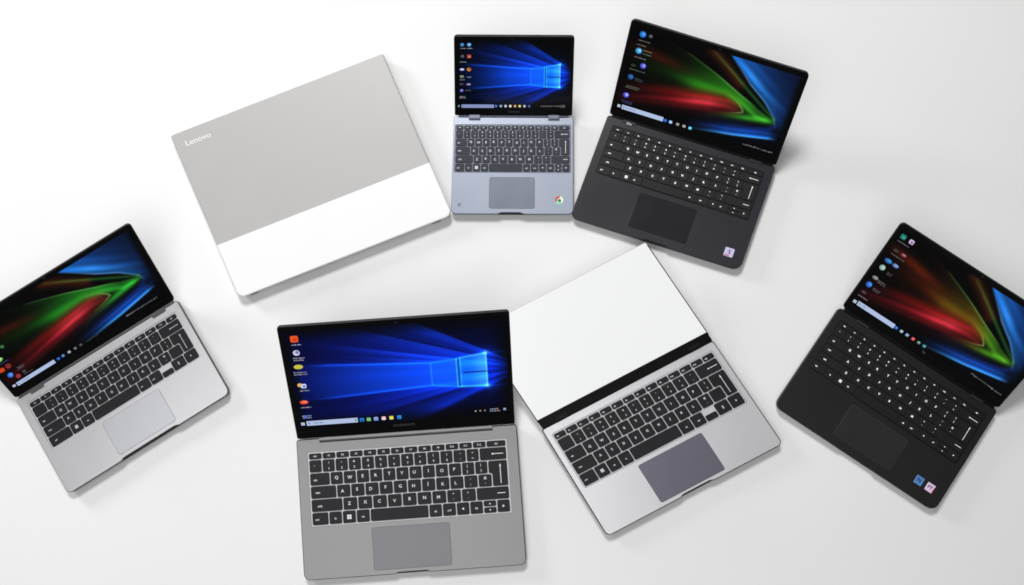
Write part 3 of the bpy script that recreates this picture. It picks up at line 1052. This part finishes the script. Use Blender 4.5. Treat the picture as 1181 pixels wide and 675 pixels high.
def deco_l6(d):
    d.icon(.052, .889, (30, 120, 104), (60, 160, 140), 'box', .03)
    d.icon(.102, .890, (206, 190, 226), (150, 70, 110), 'box', .026)
    d.caption(.070, .835, .07, (120, 120, 124))
    d.icon(.062, .745, (60, 56, 44), None, 'oval', .026)
    d.icon(.107, .746, (110, 40, 50), (170, 120, 124), 'oval', .03)
    d.caption(.085, .70, .085, (120, 112, 110))
    d.icon(.061, .624, (36, 100, 170), (80, 150, 214), 'oval', .036)
    d.icon(.106, .622, (90, 120, 180), (150, 170, 210), 'oval', .03)
    d.icon(.055, .541, (130, 170, 160), (190, 206, 196), 'dot', .032)
    d.caption(.105, .53, .03, (90, 84, 84), 2)
    d.icon(.056, .420, (110, 112, 112), (160, 162, 160), 'oval', .03)
    d.caption(.098, .415, .045, (120, 120, 120), 2)
    d.icon(.049, .333, (30, 96, 190), (80, 150, 230), 'dot', .034)
    d.caption(.095, .325, .04, (100, 104, 110), 2)
    d.icon(.050, .240, (74, 60, 62), None, 'oval', .024)
    d.caption(.060, .19, .065, (160, 150, 160))
    d.start(.039, .114, .018)
    d.search(.056, .290, .118, .046)
    for u, c in ((.302, (40, 96, 190)), (.336, (140, 160, 180)), (.372, (120, 150, 180)), (.410, (206, 80, 80)), (.446, (96, 120, 118)), (.481, (60, 130, 140))):
        d.box(u, .118, .019, .030, c, .005)
        d.box(u + .001, .120, .009, .012, tuple(min(255, q + 60) for q in c), .002)
    x = .770
    for k in range(20):
        q = random.uniform(.005, .010)
        d.box(x, .148 + random.uniform(-.003, .003) - .001 * k, q * .8, random.uniform(.010, .018), tuple([random.randint(70, 125)] * 3))
        x += q + .0024


hinge_cover(root, 'L6', M['hinge_black'], bw)
make_screen(lid, 'L6', (.022, .085, .978, .945), lambda u, v: streak_paper(u, v, 'olive'), deco_l6, lw)
webcam(lid, 'L6', .5, .972, lw)
lettering(lid, 'hp', 0, .062 * H, .00055, .0055, 'logo_grey', lw, .02)

# ----------------------------------- 6 bright silver laptop with blank screen, painted white with a reflection
root, bw, lw = laptop('L4', 'bright silver laptop opened almost flat with a blank screen painted white with a reflection',
                      'bright_silver', 'dark_edge', (.036, .431, .962, .924), 'compact', 'key_grey', 'legend', 'tray_silver_sheen', .0015,
                      .0048, .02, (.320, .039, .683, .386), 'pad_violet', 'pad_violet', .008, .004, (.419, .604), rim=.0015, rim_mat=1)
W, D, H, Wl = P['L4'][3], P['L4'][4], P['L4'][6], P['L4'][8]
lid = make_lid(root, 'L4', M['bright_silver'], M['bright_silver'], lw, .003, .004, bezel=None)
for sgn in (-1, 1):
    ea, eb = sorted((sgn * (Wl / 2 + .0003), sgn * (Wl / 2 - .0010)))
    side_box(lid, 'bezel', M['dark_edge'], ea, .006, eb, H - .004, -.004, .0008, lw, .0003)
mb = MB()
a = Wl / 2
p = rounded(rect(-a + .0006, -.0052, a - .0006, H * .060), .002, 3)
mb.loft([(p, -.0012), (p, .0006), (inset(p, .0005), .0010)], 0, top=0)
mb.loft([(rect(-a + .002, H * .040, a - .002, H * .044), .0009), (rect(-a + .002, H * .0405, a - .002, H * .0435), .0016)], 0, top=0)
mb.build('hinge_cover', [M['hinge_black']], lid, lw)
for u in (.12, .90):
    side_box(root, 'hinge', M['hinge_black'], (u - .5) * Wl + P['L4'][10] - .010, D / 2 + .0005, (u - .5) * Wl + P['L4'][10] + .010, D / 2 + .0078, T + .0012, T + .0046, None, .002)


def white_glare(u, v):  # white reflection on the blank display, painted as its glow
    img = np.zeros(u.shape + (3,))
    b = 238 + 3 * (1 - u) + 3 * v
    img[..., 0], img[..., 1], img[..., 2] = b, b + .5, b + 1.5
    return img


make_screen(lid, 'L4', (.0046, .062, .9954, .9985), white_glare, lambda d: None, lw, 30, 20)

# ----------------------------------- 7 closed laptop, grey and white lid
x, y, r, W, D, tap, Z, sh = -0.29283, 0.3066, 0.37796, 0.33576, 0.26627, 0.01048, 0.02, -0.00977
root = thing('laptop', 'closed laptop with a two-tone lid, pale grey with a white band and small lettering', 'laptop', (x, y, 0), r, GROUP)


def cw(px, py, pz):
    k = py / D + .5
    return (px * (1 + tap * k) + sh * k, py, pz)


o = rounded(rect(-W / 2, -D / 2, W / 2, D / 2), [.010, .010, .004, .004], 6)
mb = MB()
mb.loft([(inset(o, .006), .0006), (inset(o, .0026), .0026), (inset(o, .0012), .0075), (inset(o, .0008), .0118), (inset(o, .0016), .0124)], 0, top=0, bottom=0)
base = mb.build('base', [M['lid_side']], root, cw)
mb = MB()
# lid: split at the colour line so each band is its own face set
prof = [(.0012, .0134), (.0002, .0142), (0.0, .0162), (.0002, .0182), (.0006, .0192), (.0012, .0198), (.0021, .02)]
ys = -D / 2 + .322 * D
prev = None
for d, z in prof:
    rr = mb.ring(inset(o, d), z)
    if prev:
        n = len(prev)
        for i in range(n):
            j = (i + 1) % n
            ym = (mb.v[prev[i]][1] + mb.v[prev[j]][1]) / 2
            xm0, xm1 = mb.v[prev[i]][1], mb.v[prev[j]][1]
            mi = 1 if ym < ys - .02 else 0
            # long side edges cross the colour line: cut them there
            if abs(xm0 - xm1) > .1:
                t = (ys - xm0) / (xm1 - xm0)
                va, vb = [tuple(mb.v[p0][k] + (mb.v[p1][k] - mb.v[p0][k]) * t for k in range(3)) for p0, p1 in ((prev[i], prev[j]), (rr[i], rr[j]))]
                k0 = len(mb.v)
                mb.v += [va, vb]
                mb.face((prev[i], k0, k0 + 1, rr[i]), 1 if xm0 < ys else 0)
                mb.face((k0, prev[j], rr[j], k0 + 1), 1 if xm1 < ys else 0)
            else:
                mb.face((prev[i], prev[j], rr[j], rr[i]), mi)
    else:
        mb.cap(rr, 1, True)
    prev = rr
pts = [mb.v[i] for i in prev]
low = [p for p in pts if p[1] < ys]; high = [p for p in pts if p[1] >= ys]
xl, xr = min(p[0] for p in pts), max(p[0] for p in pts)


def order(ps):
    cx = sum(p[0] for p in ps) / len(ps); cy = sum(p[1] for p in ps) / len(ps)
    return sorted(ps, key=lambda p: math.atan2(p[1] - cy, p[0] - cx))


for ps, mi in ((low, 1), (high, 0)):
    ps = order([(p[0], p[1]) for p in ps] + [(xl, ys), (xr, ys)])
    mb.sheet(ps, .02, mi)
lid = mb.build('lid', [M['lid_grey'], M['lid_white']], root, cw)
lettering(lid, 'Lenovo', -W / 2 + .036, D / 2 - .0205, .0202, .0118, 'logo_white', cw, .006, 1.12)
for xx, ww in ((-W / 2 + .022, .012), (W / 2 - .026, .014)):
    side_box(root, 'hinge', M['black_plastic'], xx - ww / 2, -D / 2 - .0004, xx + ww / 2, -D / 2 + .004, .0105, .0136, cw, .0008)
for yy, ww in ((-D / 2 + .022, .010), (-D / 2 + .045, .008)):
    side_box(root, 'port', M['black_plastic'], -W / 2 + .0002, yy - ww / 2, -W / 2 + .004, yy + ww / 2, .0055, .0085, cw, .0006)

# ------------------------------------------------------------------ lighting
wd = bpy.data.worlds.new('World')
scene.world = wd
wd.use_nodes = True
bg = wd.node_tree.nodes['Background']
bg.inputs['Color'].default_value = (0.96, 0.98, 1.0, 1)
bg.inputs['Strength'].default_value = 0.07


def area(name, loc, target, size, power, color, shape='SQUARE', sy=None):
    l = bpy.data.lights.new(name, 'AREA')
    l.shape = 'RECTANGLE' if sy else shape
    l.size = size
    if sy:
        l.size_y = sy
    l.energy = power
    l.color = color
    ob = bpy.data.objects.new(name, l)
    col.objects.link(ob)
    ob.location = loc
    ob.rotation_euler = (Vector(target) - Vector(loc)).to_track_quat('-Z', 'Y').to_euler()
    return ob


area('softbox_lamp', (-0.38, 2.05, 2.90), (0, -0.10, 0), 0.72, 79, (1, .996, .99))
area('ceiling_lamp', (-0.52, -0.75, 2.6), (-0.47, -0.75, 0), 2.0, 31, (.985, .99, 1))
area('window_lamp', (-2.2, 1.50, 0.95), (0.3, 0.15, 0), 0.6, 29, (.99, .995, 1))

# -------------------------------------------------------------------- camera
cd = bpy.data.cameras.new('camera')
cam = bpy.data.objects.new('camera', cd)
col.objects.link(cam)
cd.sensor_width = 36
cd.sensor_fit = 'HORIZONTAL'
cd.lens = 36 * 1168.57 / 1181
cam.location = (0, 0, 1.50005)
cam.rotation_euler = (0.087393, 0, 0)
cd.clip_start = 0.05
cd.clip_end = 50
scene.camera = cam

scene.view_settings.view_transform = 'Standard'
scene.view_settings.look = 'None'
scene.view_settings.exposure = 0
scene.view_settings.gamma = 1
scene.cycles.filter_width = 1.7
